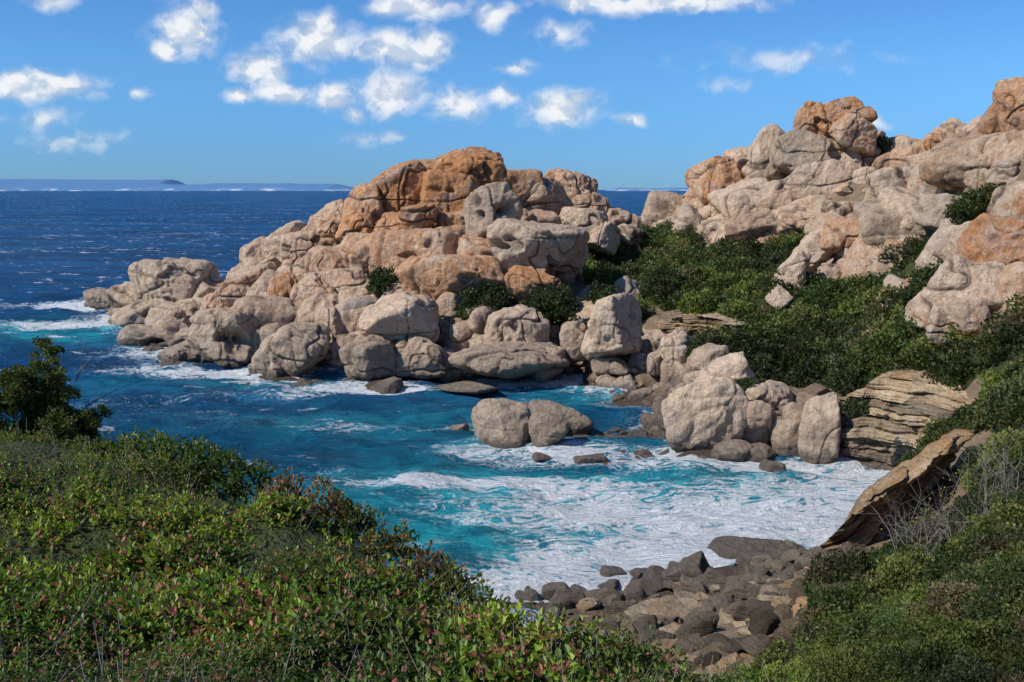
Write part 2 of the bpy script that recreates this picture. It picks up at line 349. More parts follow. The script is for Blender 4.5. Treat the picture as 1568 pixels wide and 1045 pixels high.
of_r = lambda x, y, z: float(np.clip(rng.normal()*.3+.12, -.2, .9))
t2 = lambda q, z: (z > -.3) & (q[:, 1] > 104) & (q[:, 0] > 16+(q[:, 1]-104)*.08) & (z > 10)
fill(hl, t2, 210, 1.6, 5., of_r, (18, 100, 104, 180), tilt=42, p=(12, 22))
fill(hl, t2, 280, .6, 2., of_r, (18, 90, 104, 170), tilt=42, sink=.0, p=(12, 22))
fill(hl, lambda q, z: (z > 9) & (q[:, 0] > 36) & (q[:, 1] > 76), 80, .8, 2.6, of_r, (36, 62, 76, 106), tilt=42)
hl.build('granite_hill', GRAN)

lb = Rocks(); place(lb, [(1080,650,54,62,75,-4,-.3,1.22)], p=9); lb.build('pale_shore_boulder', GRAN, groove=.45)
sh = Rocks()
place(sh, [(1112,592,46,34,82,-32,-.2,1.25),(1156,655,36,40,75.5,4,.3,1.0),(1205,670,24,38,74,10,.1,.95),(1256,655,28,50,73,6,.0,1.08),(1175,615,44,28,79,-10,.0,1.12),(1120,692,26,14,72.5,0,.1,.6),(1160,694,26,12,72.5,0,.1,.6),(1220,640,26,30,76,0,.1,.9),
 (1042,545,28,38,96,-24,.0,1.15),(1002,557,12,22,98,0,.0,1.),(1020,562,14,18,98,0,.0,1.),(1050,575,26,16,94,0,.0,.7),(935,560,32,14,100,0,.0,.85),(1085,555,30,26,92,-20,.0,.9),(975,540,24,20,103,0,.3,.8),
 (1075,585,26,18,86,0,.0,1.),(1020,625,22,22,86,0,.2,.4),(1005,650,24,16,82,0,.2,.35),(1185,718,18,14,69.5,0,.1,.45)])
fill(sh, lambda q, z: (z > -.7) & (z < 4) & (q[:, 0] > 9) & (q[:, 1] > 70), 240, .25, 1.1, lambda x, y, z: .2, (9, 36, 70, 112), bright=(.4, .95))
sh.build('shore_boulders', GRAN, groove=.6)

bx = Rocks(); place(bx, [(938,506,38,46,100,2,-.1,1.12,1)], p=16); bx.build('square_boulder', GRAN, groove=.5)
for L in ([(770,652,44,46,77.,-14,-.2,.9)], [(838,664,30,32,75.5,16,-.2,.68)], [(852,640,50,26,81.5,12,-.1,.72),(808,628,22,14,84,0,.0,.5)]):
    r_ = Rocks(); place(r_, L, p=7); r_.build('sea_boulder', GRAN, groove=.35)
rf = Rocks()
place(rf, [(705,594,42,8,97,0,0,.6),(705,656,14,8,80,0,.3,.9),(900,705,26,10,72,-6,0,.5),(830,700,12,6,72,0,0,.5)])
for k in range(150):
    b = rng.normal(955, 48); e = rng.normal(682, 10)
    c = G(b, e); s = rng.uniform(.15, .75); rf.add(c+np.array([0, 0, -.15]), (s*1.6, s, s*.55), rot(rng.uniform(-10, 10), rng.uniform(-15, 15), rng.uniform(0, 180)), p=16, sub=4, orange=.3, bright=rng.uniform(.3, .5))
for k in range(110):
    b = rng.uniform(885, 1045); e = rng.normal(590, 9)
    c = G(b, e); s = rng.uniform(.15, .7); rf.add(c+np.array([0, 0, -.15]), (s*1.6, s, s*.5), rot(0, rng.uniform(-15, 15), rng.uniform(0, 180)), p=16, sub=4, orange=.3, bright=rng.uniform(.35, .7))
for k in range(60):
    b = rng.uniform(380, 900); e = 588+rng.normal()*4
    c = G(b, e); s = rng.uniform(.2, .8); rf.add(c+np.array([0, 0, -.25]), (s*1.6, s, s*.5), rot(0, rng.uniform(-15, 15), rng.uniform(0, 180)), p=16, sub=4, orange=.3, bright=rng.uniform(.35, .6))
rf.build('reef_rocks', GRAN, groove=0)

nr = Rocks()
place(nr, [(1150,845,56,20,53,-8,-.2,.2),(1205,852,44,22,52,4,-.2,.22),(1180,862,50,14,50.5,0,-.2,.2),(1052,884,36,30,49,-32,-.2,.2),(1014,900,32,20,48,12,-.1,.22),(1120,890,30,16,49,10,-.1,.28),(965,935,36,16,46,6,-.1,.25),(900,942,36,12,46,0,-.1,.25),(985,915,30,14,47.5,-14,-.1,.22),(1085,905,26,12,48,10,-.1,.22),(860,942,30,9,46,0,-.1,.3),
 (1215,915,52,15,45.5,-16,.25,1.2),(1250,885,42,17,46.5,-28,.25,1.3),(1190,938,50,10,44,-14,.3,1.25),(1150,962,48,11,42,-8,.3,1.25),(1050,970,38,14,42.5,8,.1,.35),(950,965,28,15,43,0,.35,.8),(1030,1008,38,14,37,6,.35,1.15),(1000,1035,34,14,35,0,.3,1.),(1090,1000,32,18,38,0,.6,1.2),(1180,896,34,14,47,0,.1,.3),(1100,930,34,17,45,-14,.0,.25),(1000,950,36,17,44.5,14,.0,.25),(1130,915,26,12,46,10,.1,.3),(1060,1035,26,12,34,0,.3,1.1),(1070,985,24,10,40,0,.3,.9)], p=26)
tn = lambda q, z: (z > -.6) & (z < 5.5) & (q[:, 0] > .5) & (q[:, 1]+q[:, 0]*.1 < 56)
fill(nr, tn, 340, .12, .75, lambda x, y, z: float(rng.uniform(-.1, .4)), (.5, 18, 32, 54), p=(18, 34), bright=(.16, .42), flat=.75, sink=0, tilt=38)
fill(nr, tn, 170, .12, .8, lambda x, y, z: float(rng.uniform(.1, .7)), (2.5, 20, 30, 47), p=(18, 34), bright=(.6, 1.2), flat=.45, sink=.1, tilt=16)
nr.build('shoreline_rocks', SAND, groove=.0)

# ------------------------------------------------ layered sandstone faces: one eroded sheet per outcrop
def bednoise(z, s, th_, seed):
    zz = z/th_; i = np.floor(zz); f = zz-i
    def rv(k): return vnoise(np.column_stack([k*7.31+.5, s*.22+k*3.7, np.full(len(s), .5)]), seed)*.8+vnoise(np.column_stack([k*3.17+.5, s*.9+k*1.7, np.full(len(s), 1.5)]), seed+3)*.5
    a, b = rv(i), rv(i+1); k = sstep(.8, 1., f)
    return a*(1-k)+b*k-.4*np.exp(-((f-.9)/.08)**2)
def cliff(parts, path, z0, ztop, dip, batter, cap, amp_, th_, seed, orange=.2, undercut=0., capdrop=0.):
    path = np.array(path, float); seg = np.r_[0, np.cumsum(np.linalg.norm(np.diff(path, axis=0), axis=1))]
    ns = int(seg[-1]/.045); nz = 210
    s = np.linspace(0, seg[-1], ns); px = np.interp(s, seg, path[:, 0]); py = np.interp(s, seg, path[:, 1])
    k_ = np.ones(31)/31; px = np.convolve(np.pad(px, 15, 'edge'), k_, 'valid'); py = np.convolve(np.pad(py, 15, 'edge'), k_, 'valid')
    tx = np.gradient(px); ty = np.gradient(py); l = np.hypot(tx, ty)+1e-9; ix, iy = -ty/l, tx/l
    kk = np.ones(41)/41; ix = np.convolve(np.pad(ix, 20, 'edge'), kk, 'valid'); iy = np.convolve(np.pad(iy, 20, 'edge'), kk, 'valid')
    zt = np.interp(s, seg, ztop)
    T, Sg = np.meshgrid(np.linspace(0, 1, nz), s, indexing='ij')
    Zt = zt[None]+.35*fbm(np.column_stack([s*.5, s*0, s*0+3.]), 3, seed+40)[None]+T*0
    up = np.clip(T/.75, 0, 1); cp = np.clip((T-.75)/.25, 0, 1)
    Z = z0+(Zt-z0)*up-capdrop*cp**2; inn = batter*(up**1.3)*(Zt-z0)+cap*cp+undercut*np.clip(np.sin(np.clip(up*1.02, 0, 1)*math.pi), 0, 1)**.8*(Zt-z0)
    X = px[None]+ix[None]*inn; Y = py[None]+iy[None]*inn
    zf = Z.ravel(); sf = Sg.ravel(); P = np.column_stack([X.ravel(), Y.ravel(), zf])
    zb = zf-dip*sf+.45*fbm(P*.35, 3, seed+20)
    bn = bednoise(zb, sf, th_, seed)
    bn2 = bednoise(zb+7, sf, th_*.3, seed+5)
    vj = vnoise(np.column_stack([sf*.5+.5*fbm(P*.8, 2, 3), np.floor(zb/th_)*5.3, sf*0]), seed+9); vj = np.exp(-(vj/.045)**2)
    out = amp_*(bn+.35*bn2)+.5*amp_*fbm(P*.8, 3, seed+30)+.12*fbm(P*3., 2, seed+31)-vj*.2
    m_ = (1-.9*sstep(.9, 1., T.ravel()))
    dx = np.repeat(ix[None], nz, 0).ravel(); dy = np.repeat(iy[None], nz, 0).ravel()
    P[:, 0] -= dx*out*m_; P[:, 1] -= dy*out*m_; P[:, 2] += .22*fbm(P*1.1, 3, seed+2)*sstep(.72, .8, T.ravel())
    depth = np.clip(-bn*.8-bn2*.25-.05, 0, .75)  # shade painted into recessed beds
    br = 1.05+.55*vnoise(np.column_stack([np.floor(zb/th_)*3.1+.5, sf*.08, sf*0]), 3)+.3*np.clip(bn, -1, 1)
    col = np.column_stack([orange+np.clip(-bn, 0, 1)*.7+.3*vnoise(np.column_stack([np.floor(zb/th_)*5.7+.5, sf*.1, sf*0]), 8), np.clip(br, .45, 1.6), np.clip(depth+vj*.5, 0, 1)])
    idx = np.arange(nz*ns).reshape(nz, ns)
    fc = np.stack([idx[:-1, :-1], idx[:-1, 1:], idx[1:, 1:], idx[1:, :-1]], -1).reshape(-1, 4)
    parts.append((P, fc, col))
parts = []
cliff(parts, [D(1238,77.5,0)[:2], D(1270,73.,0)[:2], D(1310,71.2,0)[:2], D(1360,70,0)[:2], D(1400,67.5,0)[:2], D(1440,63.5,0)[:2], D(1475,60,0)[:2], D(1500,56,0)[:2]], -.4, [3., 4.4, 5.6, 6.3, 6.0, 5.8, 5.8, 6.], .06, .34, 5., 1.0, .72, 11, .1)
cliff(parts, [D(1240,53.5,0)[:2], D(1265,51.6,0)[:2], D(1300,50.6,0)[:2], D(1350,50.4,0)[:2], D(1400,51.2,0)[:2], D(1450,53,0)[:2], D(1510,55.5,0)[:2]], -.3, [.0, .9, 2.3, 4.0, 5.0, 5.9, 6.4], .52, .0, 1.7, .62, .5, 23, .5, .22, .9)
cliff(parts, [D(980,108,0)[:2], D(1015,104.5,0)[:2], D(1060,103,0)[:2], D(1108,99,0)[:2]], 2.2, [5.6, 6.5, 6.9, 6.2], -.05, .45, 4., 1., .7, 31, .2)
cliff(parts, [D(846,108,0)[:2], D(868,105,0)[:2], D(905,104.5,0)[:2], D(975,104,0)[:2]], .5, [4.6, 5.8, 5.8, 5.6], .03, .35, 4., .8, .65, 37, .3)
o_ = 0; VV = []; FF = []; CC = []
for P, f, c in parts: VV.append(P); FF.append(f+o_); CC.append(c); o_ += len(P)
mkmesh('layered_sandstone_cliff', np.vstack(VV), np.vstack(FF), 4, SAND, np.vstack(CC))

# ------------------------------------------------------------------ foliage
def norm(a): return a/(np.linalg.norm(a, axis=1)[:, None]+1e-9)
class Leaves:
    def __init__(s): s.V = []; s.F = []; s.C = []; s.o = 0
    def add(s, P, A, L, W, col, six=False):
        n = len(P); A = norm(A); U = norm(np.cross(A, rng.normal(size=(n, 3)))); B = np.cross(A, U)
        L = np.broadcast_to(L, n)[:, None]; W = np.broadcast_to(W, n)[:, None]
        if six:
            f = W*.28
            vs = [P, P+A*L*.38+B*W*.5+U*f, P+A*L*.76+B*W*.36+U*f*.8, P+A*L-U*f*.4, P+A*L*.76-B*W*.36+U*f*.8, P+A*L*.38-B*W*.5+U*f]
            V = np.stack(vs, 1).reshape(-1, 3); k = 6
            F_ = (np.arange(n)[:, None, None]*6+np.array([[0, 1, 2, 3], [0, 3, 4, 5]])[None]).reshape(-1, 4)
        else:
            V = np.stack([P, P+A*L*.5+B*W*.5, P+A*L, P+A*L*.5-B*W*.5+U*W*.2], 1).reshape(-1, 3); k = 4
            F_ = np.arange(n*4).reshape(-1, 4)
        s.V.append(V); s.F.append(F_+s.o); s.o += len(V); s.C.append(np.repeat(col, k, 0))
    def build(s, name, mat=LEAF, parent=None):
        return mkmesh(name, np.vstack(s.V), np.vstack(s.F), 4, mat, np.vstack(s.C), smooth=False, parent=parent)
def bush(lv, core, c, r, leaf, base, cover=1., clump=1.0, six=False):
    area = 2*math.pi*r[0]*r[1]
    n = int(cover*area*1.6/(leaf*leaf*.28))
    d = norm(rng.normal(size=(n, 3))); d[:, 2] = np.abs(d[:, 2])*1.1-.25; d = norm(d)
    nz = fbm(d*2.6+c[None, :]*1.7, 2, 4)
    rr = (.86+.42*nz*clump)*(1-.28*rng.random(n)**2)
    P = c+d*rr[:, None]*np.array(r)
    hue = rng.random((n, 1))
    col = np.array(base)[None]*(1+.55*(hue-.5)*np.array([1.3, .8, .4]))*(.55+.7*np.clip(nz[:, None]*1.4+.5, 0, 1))  # leaves deeper in the bush painted darker, shade put into colour
    lv.add(P, d*.6+rng.normal(size=(n, 3))*.7+np.array([0, 0, .35]), leaf*rng.uniform(.7, 1.4, n), leaf*.55*rng.uniform(.7, 1.3, n), col, six)
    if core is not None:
        core.add(c-np.array([0, 0, r[2]*.12]), (r[0]*.62, r[1]*.62, r[2]*.6), None, p=6, npl=8, sub=3, boxy=False)  # added dark core that stands in for interior shade
empty = bpy.data.objects.new('coastal_shrubs', None); sc.collection.objects.link(empty)
lv = Leaves(); cr = Rocks()
pal = [(.075,.105,.02), (.048,.075,.018), (.11,.13,.026), (.065,.08,.03), (.13,.14,.038), (.038,.06,.018), (.13,.105,.05)]
nb = 0
for (b, e, d, R_), cc in zip(VEG, VC):
    sp_ = (1.3 if d > 60 else 1.)
    N = max(2, int(math.pi*R_*R_/(sp_*sp_*1.7)))
    for k in range(N):
        a = rng.uniform(0, 2*math.pi); q = cc+R_*math.sqrt(rng.random())*np.array([math.cos(a), math.sin(a)])*1.03
        z = th(q[None])[0]
        if z < 1.2 or vegmask(q[None])[0] < -.2: continue
        s = rng.uniform(.6, 1.) if rng.random() < .45 else rng.uniform(1.1, 2.5)
        if d <= 60: s *= .62
        s *= min(1, .45+R_/8)
        dist = math.hypot(q[0], q[1])
        if abs(q[0]) > dist*.62+3: continue
        leaf = float(np.clip(.0038*dist, .07, .36))
        lt = 1.05+.7*float(vnoise(np.array([[q[0]*.12, q[1]*.12, 0]]), 5)[0])
        pi_ = rng.integers(len(pal)); 
        if pi_ == 6 and rng.random() < .4: pi_ = 1
        base = np.array(pal[pi_])*rng.uniform(.6, 1.3)*lt
        if e > 780: base = base*1.2
        bush(lv, cr, np.array([q[0], q[1], z+s*.15]), (s, s, s*rng.uniform(.75, 1.1)), leaf, base, .75 if d > 60 else .9, 1.2)
        nb += 1
for (b, e, d, s) in [(738,468,110,2.7),(722,480,109,1.6),(762,462,111,1.8),(848,470,108,2.9),(830,485,107,2),(588,432,116,1.9),(580,442,115,1.4),(870,355,131,1.6),(884,368,130,1.2),(820,480,107,1.8),(1350,222,149,1.3),(1140,600,79,1.2),(1085,532,95,1.8),(1072,545,94,1.4),(1310,628,67,.9),(1490,318,94,1.9),(1470,330,95,1.4),(960,480,110,1.8),(920,455,112,1.8)]:
    bush(lv, cr, S(b, e, d), (s, s, s*.9), .0036*d, np.array(pal[[1, 3, 5][rng.integers(3)]])*.9, .9)
for k in range(70):
    c = S(rng.normal(1420, 60), rng.normal(560, 22), 76)
    z = th(c[None, :2])[0]; P = np.array([c[0], c[1], z+1.5])+rng.normal(size=(7, 3))*.35
    lv.add(P, rng.normal(size=(7, 3)), .13, .12, np.tile([[.42, .26, .03]], (7, 1)))
for k in range(60):
    c = S(rng.normal(1480, 50), rng.normal(690, 40), rng.uniform(44, 58))
    z = th(c[None, :2])[0]; P = np.array([c[0], c[1], z+.9])+rng.normal(size=(8, 3))*.3
    lv.add(P, rng.normal(size=(8, 3)), .10, .09, np.tile([[.34, .24, .04]], (8, 1)))
lv.build('leaves', parent=empty); cr.build('shade_core', CORE, groove=0, parent=empty)
print('bushes', nb, 'leafquads', sum(len(f) for f in lv.F))

# foreground heath
fe = bpy.data.objects.new('foreground_shrubs', None); sc.collection.objects.link(fe)
fl = Leaves()
N = 15000
x = rng.uniform(-10, 5, N*3); y = 2.8+12*rng.random(N*3)**.8; q = np.column_stack([x, y])
ok = (np.abs(x) < y*.6+1.0); z = th(q); ok &= z > 14.4
q = q[ok][:N]; z = z[ok][:N]; n_ = len(q); print('sprigs', n_)
p_ = np.column_stack([q, np.zeros(n_)]); yq = q[:, 1]
lump = fbm(p_*1.25, 3, 33); zc = z+.08+.44*lump*np.clip(yq/8, .5, 1.1)-.16*np.clip((yq-7)/4, 0, 1)
tone = fbm(p_*.55, 3, 71); tone2 = vnoise(p_*1.6, 12)
sd = norm(np.column_stack([rng.normal(size=(n_, 2))*.55, np.ones(n_)])); sl = rng.uniform(.12, .42, n_)
big_ = (.95+.5*vnoise(p_*.9, 40))
K = 13
for k in range(K):
    f = (k+.5)/K
    P = np.column_stack([q, zc])+sd*(sl*(f-.35))[:, None]+rng.normal(size=(n_, 3))*.012
    a = k*2.4+rng.random(n_)*.8
    out = np.column_stack([np.cos(a), np.sin(a), np.full(n_, .1+.9*f)])
    L = rng.uniform(.035, .09, n_)*(1.15-.4*f)*big_
    g = np.array([.14, .225, .028])[None]*np.ones((n_, 1))
    yel = np.array([.31, .38, .045]); red = np.array([.38, .13, .10]); drk = np.array([.04, .075, .022]); brn = np.array([.26, .13, .06])
    m1 = sstep(-.15, .4, tone+rng.normal(size=n_)*.25)[:, None]
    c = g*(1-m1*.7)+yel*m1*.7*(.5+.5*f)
    md = sstep(.0, .45, -tone2+rng.normal(size=n_)*.2)[:, None]; c = c*(1-md*.7)+drk*md*.7
    mr_ = ((rng.random(n_) < (.10+.5*sstep(-.15, .5, tone2)*(yq < 9.5)*sstep(.25, -.25, tone))) & (f > .55))[:, None]; c = np.where(mr_, red*rng.uniform(.6, 1.2, (n_, 1)), c)
    mb = (rng.random(n_) < .09)[:, None]; c = np.where(mb, brn, c)
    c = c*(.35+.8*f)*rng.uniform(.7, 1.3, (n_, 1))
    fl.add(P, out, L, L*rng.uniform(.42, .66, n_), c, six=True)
for (b, e, d, s, cl) in [(215,690,11.8,.36,(.12,.15,.03)),(290,708,11.6,.4,(.08,.11,.025)),(330,722,11.3,.36,(.06,.09,.02)),(170,690,12,.3,(.1,.13,.03)),(505,780,10.6,.34,(.17,.12,.05)),(545,805,10.4,.3,(.08,.1,.03)),(440,760,11,.3,(.18,.11,.06)),(600,838,10,.3,(.13,.12,.04)),(690,900,9.2,.3,(.12,.13,.03)),(380,745,11.2,.35,(.06,.09,.02)),(655,870,9.5,.28,(.16,.11,.06)),(735,932,8.7,.24,(.09,.12,.03)),(50,710,12,.45,(.09,.12,.025)),(120,715,11.8,.45,(.08,.11,.025))]:
    bush(fl, None, S(b, e+18, d), (s, s, s), .06, np.array(cl), .8, 1.8, six=True)
fl.build('leaves', parent=fe)
def sticks(name, segs, mat, parent=None):
    V = []; F_ = []; o = 0
    for a, b, r0, r1 in segs:
        a = np.array(a); b = np.array(b); t_ = b-a; t_ = t_/np.linalg.norm(t_)
        u = np.cross(t_, [.3, .5, .8]); u /= np.linalg.norm(u); v = np.cross(t_, u)
        for k in range(5):
            an = k*2*math.pi/5; o_ = u*math.cos(an)+v*math.sin(an)
            V += [a+o_*r0, b+o_*r1]
        for k in range(5): j = (k+1) % 5; F_.append([o+2*k, o+2*j, o+2*j+1, o+2*k+1])
        o += 10
    return mkmesh(name, np.array(V), np.array(F_), 4, mat, parent=parent)
segs = []
for i in rng.choice(n_, 2600, replace=False):
    a = np.array([q[i, 0], q[i, 1], zc[i]-.15]); segs.append((a, a+sd[i]*(.16+sl[i]*.9), .004, .002))
sticks('stems', segs, BARK, fe)

def grow(segs, tips, p, d, L, r, lev, maxlev, spread=.55, up=.15):
    nseg = 3
    for k in range(nseg):
        d = d+rng.normal(size=3)*.18; d[2] += up*.3; d = d/np.linalg.norm(d)
        p2 = p+d*L/nseg; segs.append((p, p2, r, r*.82)); p = p2; r *= .82
        if lev < maxlev:
            dd = d+rng.normal(size=3)*spread; dd /= np.linalg.norm(dd); grow(segs, tips, p, dd, L*.6, r*.65, lev+1, maxlev, spread, up)
    tips.append(p)
jt = bpy.data.objects.new('juniper_tree', None); sc.collection.objects.link(jt)
segs = []; tips = []
for (b, e) in [(62, 590), (25, 615), (100, 640)]:
    base = S(b*.5+30, 715, 13.4); base[2] -= .3; top = S(b, e, 13.4); dd = top-base; L = np.linalg.norm(dd)
    grow(segs, tips, base, dd/L, L*.8, .035, 0, 2, .35, .05)
sticks('trunk_and_limbs', segs, BARK, jt)
jl = Leaves()
for (b, e, hw, hh) in [(72,548,18,18),(55,575,32,22),(20,592,34,22),(88,600,28,24),(50,620,50,28),(10,630,42,34),(110,640,26,22),(142,640,16,16),(75,655,52,25),(-20,610,30,36),(66,530,9,12),(92,572,12,12),(125,665,30,20),(30,670,50,25),(90,690,50,20),(10,690,40,20)]:
    for k in range(6):
        c = S(b+rng.normal()*hw*.42, e+rng.normal()*hh*.42, 13.4+rng.normal()*.22); s = max(hw, hh)/F*13.4*rng.uniform(.35, .6)
        bush(jl, None, c, (s, s, s*1.15), .04, np.array((.085, .105, .025))*rng.uniform(.55, 1.5), 1.3, 1.6)
jl.build('leaves', parent=jt)
segs = []; tips = []
for k in range(34):
    c = S(rng.uniform(1390, 1560), rng.uniform(730, 810), rng.uniform(37, 43)); c[2] = th(c[None, :2])[0]+.3
    grow(segs, tips, c, norm(np.array([[rng.normal()*.5, -.3, 1.]]))[0], rng.uniform(1.6, 3.), .035, 0, 3, .6, .1)
sticks('dry_branches', segs, BARK)

# ------------------------------------------------------------------ sea
def axis(a, b, step, far, near_far=None, g=1.12):
    v = list(np.arange(a, b, step)); s = step; x_ = v[-1]
    while x_ < far: s *= g; x_ += s; v.append(x_)
    s = step; x_ = v[0]; lo = []
    while x_ > (near_far if near_far is not None else -far): s *= g; x_ -= s; lo.append(x_)
    return np.array(lo[::-1]+v)
ax_ = axis(-95, 45, .4, 45000, g=1.1); ay_ = axis(28, 190, .4, 45000, -300, g=1.05)
SX, SY = np.meshgrid(ax_, ay_); sq = np.column_stack([SX.ravel(), SY.ravel()])
sx, sy = sq[:, 0], sq[:, 1]
far_ = np.maximum(0, np.maximum(np.maximum(-90-sx, sx-45), np.maximum(30-sy, sy-188)))
near = sstep(60, 0, far_); near2 = sstep(700, 0, far_)
s3 = np.column_stack([sq, np.zeros(len(sq))])
warp = fbm(s3*.03, 3, 8)*3
w1 = np.sin((sy*.9+sx*.35)*.33+warp*2.); w2 = np.sin((sy*.6-sx*.5)*.7+warp*3+1.); n3 = fbm(s3*np.array([.3, .55, 1]), 5, 17)
rdg = 1-2.2*np.abs(fbm(s3*np.array([.12, .26, 1])+3, 3, 27))
sz_ = near2*(.26*w1+.6*n3*near+.42*rdg)+near*.12*w2
ter = np.where((sx > gx[0]) & (sx < gx[-1]) & (sy > gy[0]) & (sy < gy[-1]), th(sq), -5)
foam = sstep(-2.4, .1, ter)*.36*near
turq = np.zeros(len(sq))
def blob(arr, b, e, rx, ry, a):
    c = G(b, e); k = np.exp(-(((sx-c[0])/rx)**2+((sy-c[1])/ry)**2)); arr += a*k
for t_ in [(1000,868,7,2.8,.40),(900,868,4,3,.34),(1150,800,8,3,.36),(1285,745,5,4,.42),(1215,835,4,3,.46),(1060,835,7,3,.34),(620,748,3.5,1.6,.5),(830,742,9,1.8,.44),(720,735,4,1.,.34),(960,695,8,2,.34),(960,600,7,2.5,.28),(800,592,10,2,.38),
           (770,692,6,2.2,.42),(860,705,6,2,.36),(600,598,14,1.5,.32),(370,572,12,3,.40),(100,470,13,5,.6),(150,498,10,6,.46),(210,545,7,6,.46),(30,500,14,6,.34),(260,575,8,3,.4),(520,745,3,1.5,.32),(1130,715,8,1.8,.36),(1250,720,5,2,.36),(780,905,3,2,.38),(830,620,4,2.,.28),(980,775,16,3.5,.2),(750,655,2.4,2.,.32),
           (1100,760,9,2,.22),(300,640,16,4,.18),(450,610,10,2,.26),(900,800,12,3,.18),(480,660,10,2,.22),(660,665,7,1.5,.26),(400,720,10,2,.2),(850,780,14,8,.09),(100,620,16,3,.2)]:
    blob(foam, *t_)
for t_ in [(840,765,13,6,1.),(650,790,9,5,.7),(1000,740,11,4,.6),(1080,830,10,5,.6),(750,850,8,6,.6),(580,650,14,5,.4),(350,590,14,6,.45),(80,510,24,12,.7),(900,610,11,5,.6),(700,735,8,3,.6),(1200,770,10,5,.6),(780,690,12,4,.4)]:
    blob(turq, *t_)
bay = sstep(118, 60, sy)*(1-sstep(-30, -75, sx)*.3)
foam = np.clip(foam*(1+.6*fbm(s3*.2, 3, 41)), 0, .60); turq = np.clip(turq*(1+.5*fbm(s3*.12, 3, 3)), 0, 1)
m, t = newmat('sea_water'); SEA = m
pos = t.n('ShaderNodeNewGeometry').outputs['Position']
att = t.n('ShaderNodeAttribute', _attribute_name='Col'); sp = t.n('ShaderNodeSeparateColor'); t.l(att.outputs['Color'], sp.inputs[0])
fo, tq, by = sp.outputs[0], sp.outputs[1], sp.outputs[2]
nl = t.noise(t.vm('MULTIPLY', pos, (.010, .05, 1)), 1., 6, .65, .4)
nm = t.noise(t.vm('MULTIPLY', pos, (.25, .5, 1)), 1., 6, .62, .6)
deep = t.mix(t.mr(nl, .36, .62), (.004, .048, .135), (.008, .11, .29))
col = t.mix(by, deep, (.006, .11, .20))
tqf = t.math('MULTIPLY', tq, t.mr(nm, .3, .7, .6, 1.15))
col = t.mix(t.math('MINIMUM', tqf, 1.), col, (.02, .42, .50))
col = t.mix(t.mr(nm, .38, .6, .5, 0.), col, (.003, .035, .09))
f1 = t.noise(t.vm('MULTIPLY', pos, (.36, .66, 1)), 1., 7, .68, 1.4)
rg = t.math('SUBTRACT', 1., t.math('MULTIPLY', t.math('ABSOLUTE', t.math('SUBTRACT', f1, .5)), 5.))
f2 = t.noise(t.vm('MULTIPLY', pos, (1.5, 2.5, 1)), 1., 7, .74, .8)
fs = t.math('ADD', t.math('MULTIPLY', rg, .6), t.math('MULTIPLY', f2, .75))
fm = t.mr(t.math('ADD', fs, fo), 1.08, 1.36)
soft = t.mr(t.math('ADD', t.math('MULTIPLY', nm, .7), fo), .52, 1.05, 0., .55)
wc = t.noise(t.vm('MULTIPLY', pos, (.15, .42, 1)), 1., 7, .66, .3); wcl = t.noise(t.vm('MULTIPLY', pos, (.01, .03, 1)), 1., 2)
wcm = t.mr(t.math('ADD', wc, t.math('MULTIPLY', wcl, .25)), .735, .80, 0., .9)
wcm = t.math('MULTIPLY', wcm, t.math('SUBTRACT', 1., t.math('MULTIPLY', by, .55)))
col = t.mix(soft, col, (.08, .48, .60))
fall = t.math('MAXIMUM', fm, wcm)
col = t.mix(fall, col, (.82, .85, .87))
hh_ = t.math('ADD', t.math('MULTIPLY', f2, .7), t.math('MULTIPLY', nm, 1.8))
bp = t.n('ShaderNodeBump'); bp.inputs['Distance'].default_value = 1.; t.l(hh_, bp.inputs['Height'])
df = t.n('ShaderNodeBsdfDiffuse'); t.l(col, df.inputs[0]); t.l(bp.outputs[0], df.inputs[2])
gl = t.n('ShaderNodeBsdfGlossy'); gl.inputs['Roughness'].default_value = .2; t.l(bp.outputs[0], gl.inputs['Normal'])
fr = t.n('ShaderNodeFresnel'); fr.inputs[0].default_value = 1.33; t.l(bp.outputs[0], fr.inputs['Normal'])
ff = t.math('MULTIPLY', t.math('MINIMUM', fr.outputs[0], .16), t.math('SUBTRACT', 1., fall))
mx = t.n('ShaderNodeMixShader'); t.l(ff, mx.inputs[0]); t.l(df.outputs[0], mx.inputs[1]); t.l(gl.outputs[0], mx.inputs[2])
o = t.n('ShaderNodeOutputMaterial'); t.l(mx.outputs[0], o.inputs[0])
ny, nx = SX.shape; idx = np.arange(ny*nx).reshape(ny, nx)
fc = np.stack([idx[:-1, :-1], idx[:-1, 1:], idx[1:, 1:], idx[1:, :-1]], -1).reshape(-1, 4)
mkmesh('sea', np.column_stack([sq, sz_]), fc, 4, SEA, np.column_stack([foam, turq, bay]))

